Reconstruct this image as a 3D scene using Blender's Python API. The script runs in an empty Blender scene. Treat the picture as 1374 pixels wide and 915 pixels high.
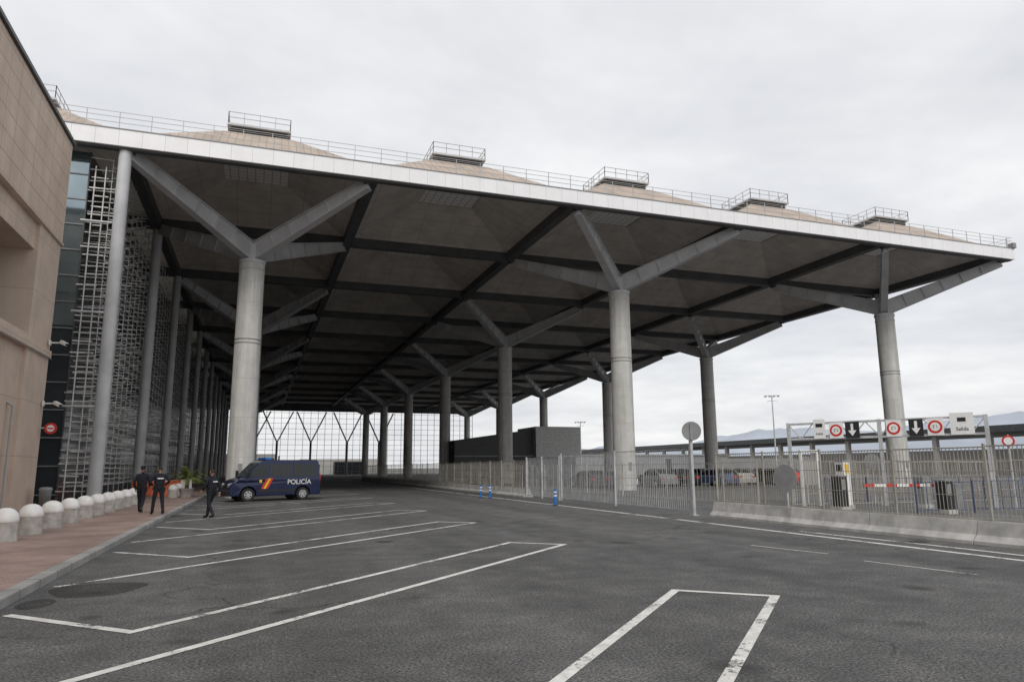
import bpy, math, random, bmesh, mathutils
from mathutils import Vector, Matrix
random.seed(7)
C=bpy.context
scene=C.scene
rad=math.radians

# ---------------------------------------------------------------- materials
def newmat(name):
    m=bpy.data.materials.new(name); m.use_nodes=True
    nt=m.node_tree; b=nt.nodes["Principled BSDF"]
    return m,nt,b
def N(nt,t,**k):
    n=nt.nodes.new(t)
    for a,v in k.items():
        if a in n.inputs: n.inputs[a].default_value=v
        else: setattr(n,a,v)
    return n
def mixc(nt,fac,a,b,blend='MIX'):
    n=nt.nodes.new("ShaderNodeMix"); n.data_type='RGBA'; n.blend_type=blend
    for s,v in ((0,fac),(6,a),(7,b)):
        if isinstance(v,bpy.types.NodeSocket): nt.links.new(v,n.inputs[s])
        else: n.inputs[s].default_value = v if s==0 else (v[0],v[1],v[2],1)
    return n.outputs[2]
def ramp(nt,src,p0,p1,c0=(0,0,0),c1=(1,1,1)):
    r=nt.nodes.new("ShaderNodeValToRGB"); e=r.color_ramp.elements
    e[0].position=p0; e[1].position=p1
    e[0].color=(*c0,1); e[1].color=(*c1,1)
    nt.links.new(src,r.inputs[0]); return r.outputs[0]
def noise(nt,scale,detail=3,rough=.55,coord=None,dist=0):
    n=N(nt,"ShaderNodeTexNoise"); n.inputs["Scale"].default_value=scale
    n.inputs["Detail"].default_value=detail; n.inputs["Roughness"].default_value=rough
    n.inputs["Distortion"].default_value=dist
    if coord is not None: nt.links.new(coord,n.inputs["Vector"])
    return n.outputs[0]
def objco(nt,scale=None,swap=None):
    t=N(nt,"ShaderNodeNewGeometry").outputs["Position"]
    if swap:
        s=N(nt,"ShaderNodeSeparateXYZ"); nt.links.new(t,s.inputs[0])
        c=N(nt,"ShaderNodeCombineXYZ")
        for i,ax in enumerate(swap): nt.links.new(s.outputs[ax],c.inputs[i])
        t=c.outputs[0]
    if scale:
        m=N(nt,"ShaderNodeMapping"); m.inputs["Scale"].default_value=scale
        nt.links.new(t,m.inputs[0]); t=m.outputs[0]
    return t
def bump(nt,b,h,strength=.3,dist=.02):
    n=N(nt,"ShaderNodeBump"); n.inputs["Strength"].default_value=strength; n.inputs["Distance"].default_value=dist
    nt.links.new(h,n.inputs["Height"]); nt.links.new(n.outputs[0],b.inputs["Normal"])
def simple(name,col,rough=.6,metal=0,var=.25,scale=1.5,bmp=0,spec=.5):
    m,nt,b=newmat(name); co=objco(nt)
    n=noise(nt,scale,2,.6,co)
    lo=tuple(c*(1-var) for c in col); hi=tuple(min(1,c*(1+var)) for c in col)
    nt.links.new(ramp(nt,n,.3,.7,lo,hi),b.inputs["Base Color"])
    b.inputs["Roughness"].default_value=rough; b.inputs["Metallic"].default_value=metal
    b.inputs["Specular IOR Level"].default_value=spec
    if bmp: bump(nt,b,noise(nt,scale*25,2,.6,co),bmp,.01)
    return m
def asphalt(name,k=1.0,paint=False):
    m,nt,b=newmat(name); co=objco(nt)
    big=noise(nt,.13,3,.6,co,.4); med=noise(nt,1.3,4,.7,co); fine=noise(nt,34,2,.75,co)
    base=ramp(nt,big,.35,.68,(.082*k,.082*k,.083*k),(.130*k,.129*k,.127*k))
    base=mixc(nt,.55,base,ramp(nt,med,.3,.75,(.058*k,.058*k,.059*k),(.165*k,.164*k,.160*k)))
    base=mixc(nt,.85,base,ramp(nt,fine,.38,.64,(.32,.32,.32),(1.75,1.73,1.7)),'MULTIPLY')
    v=N(nt,"ShaderNodeTexVoronoi"); v.inputs["Scale"].default_value=24; nt.links.new(co,v.inputs[0])
    sp=ramp(nt,v.outputs["Distance"],.10,.22,(1,1,1),(0,0,0))
    spm=mixc(nt,1,sp,ramp(nt,med,.50,.60),'MULTIPLY')
    base=mixc(nt,spm,base,(.36,.35,.33))
    tr=noise(nt,1,2,.5,objco(nt,(.55,.02,1)))
    base=mixc(nt,.5,base,ramp(nt,tr,.35,.65,(.60,.60,.60),(1.32,1.32,1.32)),'MULTIPLY')
    oil=ramp(nt,noise(nt,.8,1,.4,co),.69,.76)
    base=mixc(nt,oil,base,(.04*k,.039*k,.038*k))
    if not paint and k==1.0:
        w=N(nt,"ShaderNodeTexVoronoi"); w.feature='DISTANCE_TO_EDGE'; w.inputs["Scale"].default_value=.16
        wv=N(nt,"ShaderNodeVectorMath"); wv.operation='ADD'
        nn=N(nt,"ShaderNodeTexNoise"); nn.inputs["Scale"].default_value=.8; nn.inputs["Detail"].default_value=4
        nt.links.new(co,nn.inputs[0]); sc=N(nt,"ShaderNodeVectorMath"); sc.operation='SCALE'; sc.inputs[3].default_value=2.2
        nt.links.new(nn.outputs[1],sc.inputs[0]); nt.links.new(co,wv.inputs[0]); nt.links.new(sc.outputs[0],wv.inputs[1]); nt.links.new(wv.outputs[0],w.inputs[0])
        cr=ramp(nt,w.outputs[0],.0016,.005,(1,1,1),(0,0,0))
        crm=mixc(nt,1,cr,ramp(nt,big,.45,.56),'MULTIPLY')
        base=mixc(nt,crm,base,(.03,.03,.03))
    if paint:
        s=N(nt,"ShaderNodeMath"); s.operation='ADD'; nt.links.new(noise(nt,14,4,.8,co),s.inputs[0]); nt.links.new(noise(nt,1.1,3,.6,co),s.inputs[1])
        wear=ramp(nt,s.outputs[0],.82,.95)
        pc=ramp(nt,noise(nt,5,3,.6,co),.3,.7,(.54,.53,.50),(.78,.77,.74))
        base=mixc(nt,wear,base,pc)
    nt.links.new(base,b.inputs["Base Color"]); b.inputs["Roughness"].default_value=.85
    b.inputs["Specular IOR Level"].default_value=.3
    bump(nt,b,fine,.5,.012)
    return m
def tiled(name,c1,c2,mortar,w,h,msize=.012,swap=None,rough=.7,offset=.5,var=.12,bstr=.3,streak=True):
    m,nt,b=newmat(name); co=objco(nt,None,swap)
    br=N(nt,"ShaderNodeTexBrick"); br.offset=offset
    br.inputs["Color1"].default_value=(*c1,1); br.inputs["Color2"].default_value=(*c2,1); br.inputs["Mortar"].default_value=(*mortar,1)
    br.inputs["Scale"].default_value=1; br.inputs["Mortar Size"].default_value=msize; br.inputs["Brick Width"].default_value=w; br.inputs["Row Height"].default_value=h
    br.inputs["Mortar Smooth"].default_value=.2
    nt.links.new(co,br.inputs[0])
    p=objco(nt)
    col=mixc(nt,1,br.outputs[0],ramp(nt,noise(nt,.7,3,.6,p),.3,.7,(1-var,1-var,1-var),(1+var,1+var,1+var)),'MULTIPLY')
    if streak:
        st=noise(nt,1,3,.6,objco(nt,(2.2,2.2,.12)))
        col=mixc(nt,.5,col,ramp(nt,st,.35,.62,(1-var*1.3,1-var*1.4,1-var*1.5),(1,1,1)),'MULTIPLY')
    nt.links.new(col,b.inputs["Base Color"]); b.inputs["Roughness"].default_value=rough
    if bstr: bump(nt,b,br.outputs[1],-bstr,.01)
    return m
M={}
M['asphalt']=asphalt('asphalt'); M['asphalt2']=asphalt('parking_asphalt',1.35); M['patch']=asphalt('asphalt_repair',.45)
M['paint']=asphalt('worn_white_paint',1,True)
M['ground']=simple('dry_ground',(.20,.195,.18),.95,0,.3,.05)
M['paver']=tiled('pink_pavers',(.36,.25,.215),(.30,.215,.185),(.17,.145,.13),.22,.11,.007,None,.85,.5,.3,.3,False)
M['kerb']=tiled('kerb_concrete',(.34,.33,.32),(.29,.285,.275),(.10,.10,.10),8,1.0,.015,None,.85,0,.25,.3,False)
M['stone']=tiled('sandstone_cladding',(.66,.53,.43),(.63,.505,.41),(.28,.22,.18),1.25,.78,.014,(1,2,0),.75,0,.09)
M['stone2']=tiled('sandstone_smooth',(.64,.52,.43),(.62,.50,.41),(.36,.29,.24),3.2,2.35,.010,(1,2,0),.75,0,.10)
def colmat():
    m,nt,b=newmat('cast_concrete'); p=objco(nt)
    st=noise(nt,1,4,.65,objco(nt,(3.5,3.5,.14)))
    a=ramp(nt,st,.3,.72,(.46,.455,.43),(.68,.67,.64))
    a=mixc(nt,.5,a,ramp(nt,noise(nt,1.1,4,.7,p),.3,.7,(.68,.68,.67),(1.12,1.12,1.12)),'MULTIPLY')
    s=N(nt,"ShaderNodeSeparateXYZ"); nt.links.new(p,s.inputs[0])
    md=N(nt,"ShaderNodeMath"); md.operation='PINGPONG'; md.inputs[1].default_value=1.25; nt.links.new(s.outputs[2],md.inputs[0])
    a=mixc(nt,ramp(nt,md.outputs[0],.010,.020,(.4,.4,.4),(0,0,0)),a,(.25,.24,.22))
    nt.links.new(a,b.inputs["Base Color"]); b.inputs["Roughness"].default_value=.8
    return m
M['col']=colmat()
M['barrier']=simple('barrier_concrete',(.46,.455,.44),.85,0,.25,2.2,.3)
M['steel']=simple('grey_painted_steel',(.50,.505,.515),.5,0,.12,.8)
M['beam']=simple('dark_roof_beams',(.085,.088,.092),.6,0,.2,.6)
M['ceil']=tiled('ceiling_panels',(.58,.54,.50),(.55,.515,.475),(.34,.32,.30),2.3,1.15,.02,None,.75,0,.14,0,False)
M['roofo']=tiled('roof_sheet',(.44,.36,.30),(.41,.34,.28),(.22,.19,.17),.45,6,.02,None,.7,0,.2,0,False)
M['fascia']=tiled('white_fascia_panels',(.87,.87,.88),(.85,.85,.86),(.55,.55,.55),1.15,1.2,.012,(0,2,1),.45,0,.04,0)
M['fasciaS']=tiled('white_fascia_side',(.87,.87,.88),(.85,.85,.86),(.55,.55,.55),1.15,1.2,.012,(1,2,0),.45,0,.04,0)
M['skyl']=tiled('skylight_grid',(.92,.92,.90),(.90,.90,.88),(.50,.50,.50),.55,.55,.04,None,.5,0,.03,0,False)
M['galv']=simple('galvanised_steel',(.50,.51,.52),.45,.2,.2,3)
M['lattice']=simple('lattice_steel',(.66,.66,.64),.5,0,.25,3)
M['fence']=simple('weathered_fence_steel',(.36,.34,.30),.6,.1,.25,2)
M['rail']=simple('railing_steel',(.42,.42,.42),.5,.1,.1,2)
M['louv']=simple('louvre_dark',(.06,.06,.06),.6,0,.2,2)
M['white']=simple('white_paint',(.80,.80,.79),.5,0,.06,3)
M['red']=simple('red_paint',(.60,.03,.02),.45,0,.1,3)
M['yellow']=simple('yellow_paint',(.80,.50,.02),.45,0,.1,3)
M['orange']=simple('orange_plastic',(.65,.12,.03),.5,0,.15,2)
M['black']=simple('black_plastic',(.018,.018,.019),.55,0,.2,3)
M['dgrey']=simple('dark_grey_metal',(.07,.072,.075),.5,0,.2,2)
M['mgrey']=simple('mid_grey_metal',(.26,.265,.27),.5,.05,.15,2)
M['blue']=simple('blue_plastic',(.015,.16,.50),.4,0,.15,3)
M['bluem']=simple('blue_steel',(.06,.09,.17),.5,0,.2,3)
M['rubber']=simple('rubber',(.02,.02,.02),.85,0,.2,5)
M['navy']=simple('navy_car_paint',(.012,.018,.055),.2,0,.15,1.2)
M['bollc']=simple('bollard_concrete',(.42,.40,.37),.85,0,.25,5,.3)
M['bollw']=simple('bollard_white_paint',(.80,.79,.77),.7,0,.12,4,.2)
M['uniform']=simple('navy_uniform',(.010,.012,.02),.85,0,.3,9)
M['boot']=simple('black_boot',(.008,.008,.008),.45,0,.2,9)
M['skin']=simple('skin',(.50,.28,.20),.55,0,.08,9)
M['hair']=simple('dark_hair',(.02,.014,.01),.7,0,.2,60)
M['leaf']=simple('palm_leaf',(.16,.19,.04),.6,0,.5,2.5)
M['trunk']=simple('palm_trunk',(.16,.11,.07),.9,0,.3,9,.5)
M['hill']=simple('hazy_hills',(.38,.42,.48),1,0,.15,.0016)  # blue-grey distance haze mixed into the hill colour
M['bldg']=simple('pale_building',(.40,.39,.37),.8,0,.12,.2)
def glass(name,col,rough=.06,spec=.6,metal=0):
    return simple(name,col,rough,metal,.25,.35,0,spec)
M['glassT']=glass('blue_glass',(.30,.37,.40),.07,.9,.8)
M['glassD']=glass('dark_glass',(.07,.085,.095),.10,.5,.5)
M['glassI']=glass('side_glass',(.010,.012,.014),.15,.35)  # near-black tint of the terminal's side panes
M['carglass']=glass('car_glass',(.012,.014,.016),.05,.6)
M['lamp']=simple('headlamp',(.7,.7,.7),.15,.3,.05,3)

# ---------------------------------------------------------------- mesh builder
class MB:
    def __init__(s): s.v=[];s.f=[];s.m=[];s.sm=[];s.mats=[]
    def mi(s,k):
        if k not in s.mats: s.mats.append(k)
        return s.mats.index(k)
    def add(s,vs,fs,k,smooth=False):
        o=len(s.v); s.v+= [tuple(x) for x in vs]; i=s.mi(k)
        for f in fs: s.f.append([o+a for a in f]); s.m.append(i); s.sm.append(smooth)
    def poly(s,pts,k): s.add(pts,[list(range(len(pts)))],k)
    def box(s,x0,x1,y0,y1,z0,z1,k):
        v=[(x0,y0,z0),(x1,y0,z0),(x1,y1,z0),(x0,y1,z0),(x0,y0,z1),(x1,y0,z1),(x1,y1,z1),(x0,y1,z1)]
        s.add(v,[(3,2,1,0),(4,5,6,7),(0,1,5,4),(1,2,6,5),(2,3,7,6),(3,0,4,7)],k)
    def beam(s,p0,p1,w,h,k,w1=None,h1=None,up=(0,0,1)):
        p0=Vector(p0);p1=Vector(p1);d=(p1-p0).normalized();u=Vector(up)
        if abs(d.dot(u))>.98: u=Vector((0,1,0))
        r=d.cross(u).normalized(); u=r.cross(d).normalized()
        w1=w if w1 is None else w1; h1=h if h1 is None else h1
        v=[]
        for p,a,b in ((p0,w/2,h/2),(p1,w1/2,h1/2)):
            v+=[p-r*a-u*b,p+r*a-u*b,p+r*a+u*b,p-r*a+u*b]
        s.add(v,[(0,1,2,3),(7,6,5,4),(0,4,5,1),(1,5,6,2),(2,6,7,3),(3,7,4,0)],k)
    def cyl(s,p0,p1,r0,k,r1=None,n=12,caps=True):
        p0=Vector(p0);p1=Vector(p1);d=(p1-p0).normalized();u=Vector((0,0,1)) if abs(d.z)<.95 else Vector((1,0,0))
        a=d.cross(u).normalized();b=d.cross(a).normalized(); r1=r0 if r1 is None else r1
        v=[];
        for p,r in ((p0,r0),(p1,r1)):
            for i in range(n):
                t=2*math.pi*i/n; v.append(p+a*math.cos(t)*r+b*math.sin(t)*r)
        s.add(v,[(i,i+n,(i+1)%n+n,(i+1)%n) for i in range(n)],k,True)
        if caps:
            s.add(v[:n],[list(range(n))],k); s.add(v[n:],[list(range(n))[::-1]],k)
    def lathe(s,c,prof,k,n=24):
        v=[];f=[]
        for r,z in prof:
            for i in range(n):
                t=2*math.pi*i/n; v.append((c[0]+r*math.cos(t),c[1]+r*math.sin(t),c[2]+z))
        for j in range(len(prof)-1):
            for i in range(n): f.append((j*n+i,j*n+(i+1)%n,(j+1)*n+(i+1)%n,(j+1)*n+i))
        s.add(v,f,k,True)
    def build(s,name,parent=None,bevel=0):
        me=bpy.data.meshes.new(name); me.from_pydata(s.v,[],s.f)
        for k in s.mats: me.materials.append(M[k])
        me.polygons.foreach_set("material_index",s.m); me.polygons.foreach_set("use_smooth",s.sm); me.update()
        o=bpy.data.objects.new(name,me); C.collection.objects.link(o)
        if parent: o.parent=parent
        if bevel:
            b=o.modifiers.new("bev","BEVEL"); b.width=bevel; b.segments=2; b.limit_method='ANGLE'; b.angle_limit=rad(40)
        return o
def empty(name,loc=(0,0,0),rz=0):
    e=bpy.data.objects.new(name,None); C.collection.objects.link(e); e.location=loc; e.rotation_euler=(0,0,rz); e.empty_display_size=.3; return e
def text(name,body,size,mat,mtx,parent=None,ext=.004):
    c=bpy.data.curves.new(name,"FONT"); c.body=body; c.size=size; c.extrude=ext; c.align_x='CENTER'; c.align_y='CENTER'; c.materials.append(M[mat])
    o=bpy.data.objects.new(name,c); C.collection.objects.link(o)
    if parent: o.parent=parent
    o.matrix_local=mtx; return o

# ---------------------------------------------------------------- ground
g=MB(); R=9000; n=64
g.poly([(R*math.cos(2*math.pi*i/n),R*math.sin(2*math.pi*i/n),-.012) for i in range(n)],'ground'); g.build('ground')
g=MB(); g.poly([(-3,-25,0),(15.25,-25,0),(15.25,260,0),(-3,260,0)],'asphalt'); g.build('road')
g=MB(); g.poly([(15.25,-25,-.004),(112,-25,-.004),(112,260,-.004),(15.25,260,-.004)],'asphalt2'); g.build('parking_ground')
g=MB(); g.box(-9.6,-3.22,-25,260,-.3,.13,'paver'); g.build('pavement')
g=MB(); g.box(-3.22,-3.0,-25,260,-.3,.135,'kerb'); g.build('kerb',None,.02)
g=MB()
g.poly([(-2.15+ (.62+.1*math.sin(3*t))*math.cos(t), 12.5+(.75+.1*math.cos(2*t))*math.sin(t),.003) for t in [2*math.pi*i/28 for i in range(28)]],'patch')
g.poly([(-2.68+ .22*math.cos(t), 11.5+.4*math.sin(t),.003) for t in [2*math.pi*i/20 for i in range(20)]],'patch'); g.build('asphalt_patch')
def strip(mb,pts,w,z=.006):
    P=[Vector(p) for p in pts]; L=[];Rr=[]
    for i,p in enumerate(P):
        if i==0: d=(P[1]-p).normalized(); nrm=Vector((-d.y,d.x)); k=1
        elif i==len(P)-1: d=(p-P[i-1]).normalized(); nrm=Vector((-d.y,d.x)); k=1
        else:
            d0=(p-P[i-1]).normalized(); d1=(P[i+1]-p).normalized(); n0=Vector((-d0.y,d0.x)); n1=Vector((-d1.y,d1.x))
            nrm=(n0+n1).normalized(); k=1/max(.35,nrm.dot(n0))
        L.append(p+nrm*w/2*k); Rr.append(p-nrm*w/2*k)
    for i in range(len(P)-1):
        mb.poly([(Rr[i].x,Rr[i].y,z),(Rr[i+1].x,Rr[i+1].y,z),(L[i+1].x,L[i+1].y,z),(L[i].x,L[i].y,z)],'paint')
g=MB()
for k in range(-1,7):
    dy=7.15*k
    strip(g,[(-2.8,5.85+dy),(6.75,15.5+dy),(5.75,16.4+dy),(-1.2,9.15+dy),(-2.8,10.75+dy)],.125)
strip(g,[(13.35,-10),(13.35,120)],.16)
strip(g,[(14.1,-5),(14.1,12.0),(13.9,16.0)],.13)
strip(g,[(10.5,13.7),(10.9,11.8)],.05); strip(g,[(10.7,10.7),(11.0,8.7)],.05)
g.build('road_markings')

# ---------------------------------------------------------------- canopy roof
X0=-7.83;S=13.74;SY=14.0;Y0=42.0;NX=5;NY=12;ZB=19.28;ZT=20.0
roof=empty('terminal_canopy_roof')
XL=X0-2*S
ce=MB();ou=MB();sk=MB();hd=MB()
ZR=20.15;ZP=23.45
for i in range(-2,NX):
    for j in range(NY):
        x0=X0+i*S;x1=x0+S;y0=Y0+j*SY;y1=y0+SY;cx=(x0+x1)/2;cy=(y0+y1)/2;h=2.15
        zc=19.85;zk=21.75
        a=[(x0,y0,zc),(x1,y0,zc),(x1,y1,zc),(x0,y1,zc)];b=[(cx-h,cy-h,zk),(cx+h,cy-h,zk),(cx+h,cy+h,zk),(cx-h,cy+h,zk)]
        for q in range(4): ce.poly([a[q],b[q],b[(q+1)%4],a[(q+1)%4]],'ceil')
        c=[(p[0],p[1],zk+.12) for p in b]
        for q in range(4): ce.poly([b[q],c[q],c[(q+1)%4],b[(q+1)%4]],'ceil')
        sk.poly([c[3],c[2],c[1],c[0]],'skyl')
        a=[(x0,y0,ZR),(x1,y0,ZR),(x1,y1,ZR),(x0,y1,ZR)];b=[(cx-h,cy-h,ZP),(cx+h,cy-h,ZP),(cx+h,cy+h,ZP),(cx-h,cy+h,ZP)]
        if i==NX-1: a[1]=(x1+.3,y0,ZR);a[2]=(x1+.3,y1,ZR)
        for q in range(4): ou.poly([a[q],a[(q+1)%4],b[(q+1)%4],b[q]],'roofo')
        ou.poly(b,'roofo')
        if j<4:
            zv=ZP
            hd.box(cx-1.75,cx+1.75,cy-1.75,cy+1.75,zv,zv+.56,'louv')
            for z in (.12,.26,.40): hd.box(cx-1.83,cx+1.83,cy-1.83,cy+1.83,zv+z,zv+z+.03,'mgrey')
            hd.box(cx-2.0,cx+2.0,cy-2.0,cy+2.0,zv+.56,zv+.7,'steel')
            for u in range(5):
                for (px,py) in ((cx-1.95+.975*u,cy-1.95),(cx-1.95+.975*u,cy+1.95),(cx-1.95,cy-1.95+.975*u),(cx+1.95,cy-1.95+.975*u)):
                    hd.box(px-.02,px+.02,py-.02,py+.02,zv+.7,zv+1.5,'rail')
            for z in (1.1,1.47):
                for sg in (-1,1):
                    hd.box(cx-1.97,cx+1.97,cy+sg*1.95-.02,cy+sg*1.95+.02,zv+z,zv+z+.035,'rail')
                    hd.box(cx+sg*1.95-.02,cx+sg*1.95+.02,cy-1.93,cy+1.93,zv+z+.004,zv+z+.03,'rail')
ce.build('ceiling_panels',roof);ou.build('roof_covering',roof);sk.build('skylights',roof);hd.build('roof_vents',roof)
bm_=MB()
for i in range(-2,NX+1):
    x=X0+i*S; bm_.box(x-.32,x+.32,Y0+.1,Y0+NY*SY-.1,ZB,ZT,'beam')
for j in range(NY+1):
    y=Y0+j*SY; bm_.box(XL,X0+NX*S+.25,y-.32,y+.32,ZB+.005,ZT-.01,'beam')
bm_.build('grid_beams',roof)
f=MB(); XR=X0+NX*S+.45
ZF0=19.25;ZF1=20.2
f.box(XL,XR,Y0-.52,Y0-.34,ZF0,ZF1,'fascia'); f.box(XR-.18,XR,Y0-.335,Y0+NY*SY+.4,ZF0,ZF1-.002,'fasciaS')
f.box(XL,XR-.2,Y0-.335,Y0+.1,ZF0-.1,ZF0+.3,'beam')
f.box(XL,XR+.03,Y0-.56,Y0-.30,ZF1,ZF1+.05,'mgrey')
f.box(XR-.22,XR+.03,Y0-.296,Y0+NY*SY+.4,ZF1,ZF1+.05,'mgrey')
f.box(XR-.3,XR+.1,Y0-.7,Y0-.25,ZF1+.05,ZF1+.5,'mgrey')
f.build('fascia',roof)
r=MB(); x=XL
while x<XR: 
    r.box(x-.018,x+.018,Y0-.45,Y0-.41,ZF1+.05,ZF1+1.05,'rail'); x+=1.6
for z in (.4,.72,1.02): r.box(XL,XR,Y0-.44,Y0-.415,ZF1+z,ZF1+z+.025,'rail')
y=Y0
while y<Y0+NY*SY: 
    r.box(XR-.1,XR-.07,y,y+.035,ZF1+.05,ZF1+1.05,'rail'); y+=1.6
for z in (.4,.72,1.02): r.box(XR-.1,XR-.075,Y0-.44,Y0+NY*SY,ZF1+z+.002,ZF1+z+.023,'rail')
r.build('roof_railing',roof)

def column(cx,cy):
    m=MB()
    m.cyl((cx,cy,-.05),(cx,cy,15.2),.84,'col',.80,40)
    m.cyl((cx,cy,15.2),(cx,cy,15.42),.86,'steel',.86,40)
    m.cyl((cx,cy,14.75),(cx,cy,14.85),.835,'steel',.835,40)
    m.cyl((cx,cy,15.42),(cx,cy,16.6),.5,'steel',.4,16)
    for sx in (-1,1):
        for sy in (-1,1):
            tx=cx+sx*(S/2-.28);ty=cy+sy*(SY/2-.28)
            d=Vector((sx*S,sy*SY,0)).normalized()
            a=Vector((cx,cy,16.05))+d*.25;b=Vector((tx,ty,19.12))
            m.beam(a,b,.28,1.2,'steel',.24,.62)
            up=Vector((0,0,1)); dd=(b-a).normalized(); rr=dd.cross(up).normalized(); uu=rr.cross(dd)
            for sg in (-1,1):
                m.beam(a+uu*sg*.62,b+uu*sg*.33,.60,.05,'steel',.50,.05)
            for q in range(1,6):
                p=a.lerp(b,q/6); hh=.6-.29*q/6
                m.beam(p-uu*hh,p+uu*hh,.5,.03,'steel',up=dd)
            m.box(tx-.25,tx+.25,ty-.25,ty+.25,19.1,19.28,'beam')
    for z in (9.8,10.05): m.cyl((cx,cy,z),(cx,cy,z+.05),.845,'mgrey',.845,40)
    m.box(cx-.12,cx+.12,cy-.9,cy-.8,1.5,2.1,'mgrey')
    return m.build('concrete_column')
for i in range(3):
    for j in range(6): column(X0+(2*i+.5)*S,Y0+(2*j+.5)*SY)

# ---------------------------------------------------------------- glass terminal under the canopy
term=empty('glass_terminal_building')
t=MB()
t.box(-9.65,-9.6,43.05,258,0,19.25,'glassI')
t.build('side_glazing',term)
t=MB()
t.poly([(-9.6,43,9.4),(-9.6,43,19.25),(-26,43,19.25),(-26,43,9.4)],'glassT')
t.poly([(-9.6,43,0),(-9.6,43,9.4),(-26,43,9.4),(-26,43,0)],'glassD')  # lower panes: reflection of unseen buildings put into a darker glass colour
t.build('end_glazing',term)
t=MB()
for k in range(14):
    z=.5+1.45*k
    if z<19.2: t.box(-26,-9.58,42.93,42.995,z,z+.06,'mgrey')
for k in range(9): t.box(-9.64-2.0*k,-9.58-2.0*k,42.9,42.99,0,19.25,'dgrey')
t.build('end_mullions',term)
t=MB()
XF=-8.55
z=.9
while z<19.1:
    t.cyl((XF,43.0,z),(XF,200,z),.026,'lattice',.026,6,False); z+=.62
y=43.0
while y<200:
    t.cyl((XF+.07,y,.15),(XF+.07,y,19.25),.022,'lattice',.022,6,False)
    y+=1.75 if y<90 else 3.5
y=43.0
while y<100:
    z=.9
    while z<19:
        jz=random.uniform(-.06,.06); jl=random.uniform(.1,.5)
        t.cyl((-9.6,y+random.uniform(-.2,.2),z+.05+jz),(XF+jl,y,z+.05),.030,'lattice',.030,6)
        if y<60: t.cyl((XF+.05,y+.2,z+.35+jz),(XF+jl+.15,y+.2,z+.35),.030,'lattice',.030,6)
        z+=.62 if y<60 else 1.24
    y+=1.75
z=.7
while z<18.2:
    jx=random.uniform(-.25,.35); jr=random.uniform(-.15,.45)
    t.cyl((-9.45+jx,42.75,z),(XF+jr,42.75,z+random.uniform(-.02,.02)),random.choice((.03,.045)),'lattice',None,6)
    z+=random.choice((.31,.62,.45))
for xx in (-9.25,-8.75): t.cyl((xx,42.7,.1),(xx,42.7,18.4),.035,'lattice',.035,8)
t.build('facade_lattice',term)
t=MB()
for k in range(12):
    y=42.05+SY*k
    t.cyl((-7.75,y,.1),(-7.75,y,19.26),.33,'steel',.33,24)
    t.cyl((-7.75,y,.1),(-7.75,y,.3),.5,'steel',.5,24)
    for z in (5,10,15): t.cyl((-9.6,y,z),(-7.75,y,z),.07,'galv',.07,8)
t.build('facade_poles',term)
t=MB()
YE=Y0+NY*SY+1
for k in range(36): 
    x=-8+2.0*k; t.box(x-.05,x+.05,YE,YE+.2,0,19.2,'mgrey')
for k in range(12): t.box(-9,62,YE+.05,YE+.15,.9+1.5*k,.98+1.5*k,'mgrey')
t.box(-9,62,YE-.5,YE,17.9,19.9,'beam')
for xx in (-1,5,14,24,33): 
    t.cyl((xx,YE-3,0),(xx,YE-3,9),.3,'mgrey',.3,12); t.beam((xx,YE-3,9),(xx-4,YE-3,17.5),.35,.35,'mgrey'); t.beam((xx,YE-3,9),(xx+4,YE-3,17.5),.35,.35,'mgrey')
t.build('far_glass_screen',term)
m=MB(); m.box(-20,6,YE+30,YE+45,0,6.5,'bldg'); m.box(14,40,YE+40,YE+60,0,5,'bldg'); m.box(-4,3,YE+8,YE+12,0,3.4,'dgrey'); m.box(22,30,YE+9,YE+14,0,3.8,'dgrey')
for q in range(14): m.box(-19+1.8*q,-18.2+1.8*q,YE+29.9,YE+30,3.6,5.2,'glassD')
m.build('distant_low_buildings')

# ---------------------------------------------------------------- sandstone building (left)
sb=empty('sandstone_building')
YB=37.9;W=-9.3
m=MB()
m.box(-30,-11.0,-20,YB-.02,0,17.2,'stone2')
m.box(-11.0,W,-20,YB,12.4,17.42,'stone')
m.box(-11.0,W-.22,-20,YB-.25,11.15,12.4,'stone2')
for y0,y1 in ((34.6,YB),(21.3,24.3),(8,11),(-6,-3)):
    m.box(-11.0,W-.05,y0,y1-.004,0,11.15 if y1<YB else 12.4-.002,'stone2')
m.box(-11.0,W-.22,-20,34.6,0,6.9,'stone2')
m.box(-11.0,W+.04,-20,YB+.04,6.9,7.22,'stone2')
m.box(-11.0,W-.1,-20,34.59,7.22,7.45,'stone2')
m.build('walls',sb,.02)
m=MB(); m.box(-12,W+.12,-20,YB+.12,17.42,17.6,'dgrey'); m.box(-12,W+.06,-20,YB+.06,12.3,12.42,'stone2'); m.build('coping',sb,.015)
m=MB()
for y0,y1 in ((24.4,34.5),(11.1,21.2),(-2.9,7.9)):
    m.box(-10.99,-10.9,y0,y1,7.46,11.1,'glassD')
    for k in range(5):
        yy=y0+(y1-y0)*k/4; m.box(-10.9,-10.82,yy-.05,yy+.05,7.46,11.1,'dgrey')
    m.box(-10.9,-10.815,y0,y1,9.2,9.3,'dgrey')
m.build('windows',sb)
m=MB()
m.cyl((W+.02,33.4,.13),(W+.02,33.4,4.3),.055,'bldg',.055,10); m.cyl((W+.02,33.4,4.3),(W-.25,33.4,4.5),.055,'bldg',.055,10)
m.cyl((W+.05,24,6.85),(W+.05,YB,6.85),.03,'mgrey',.03,8)
m.build('downpipe',sb)
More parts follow.
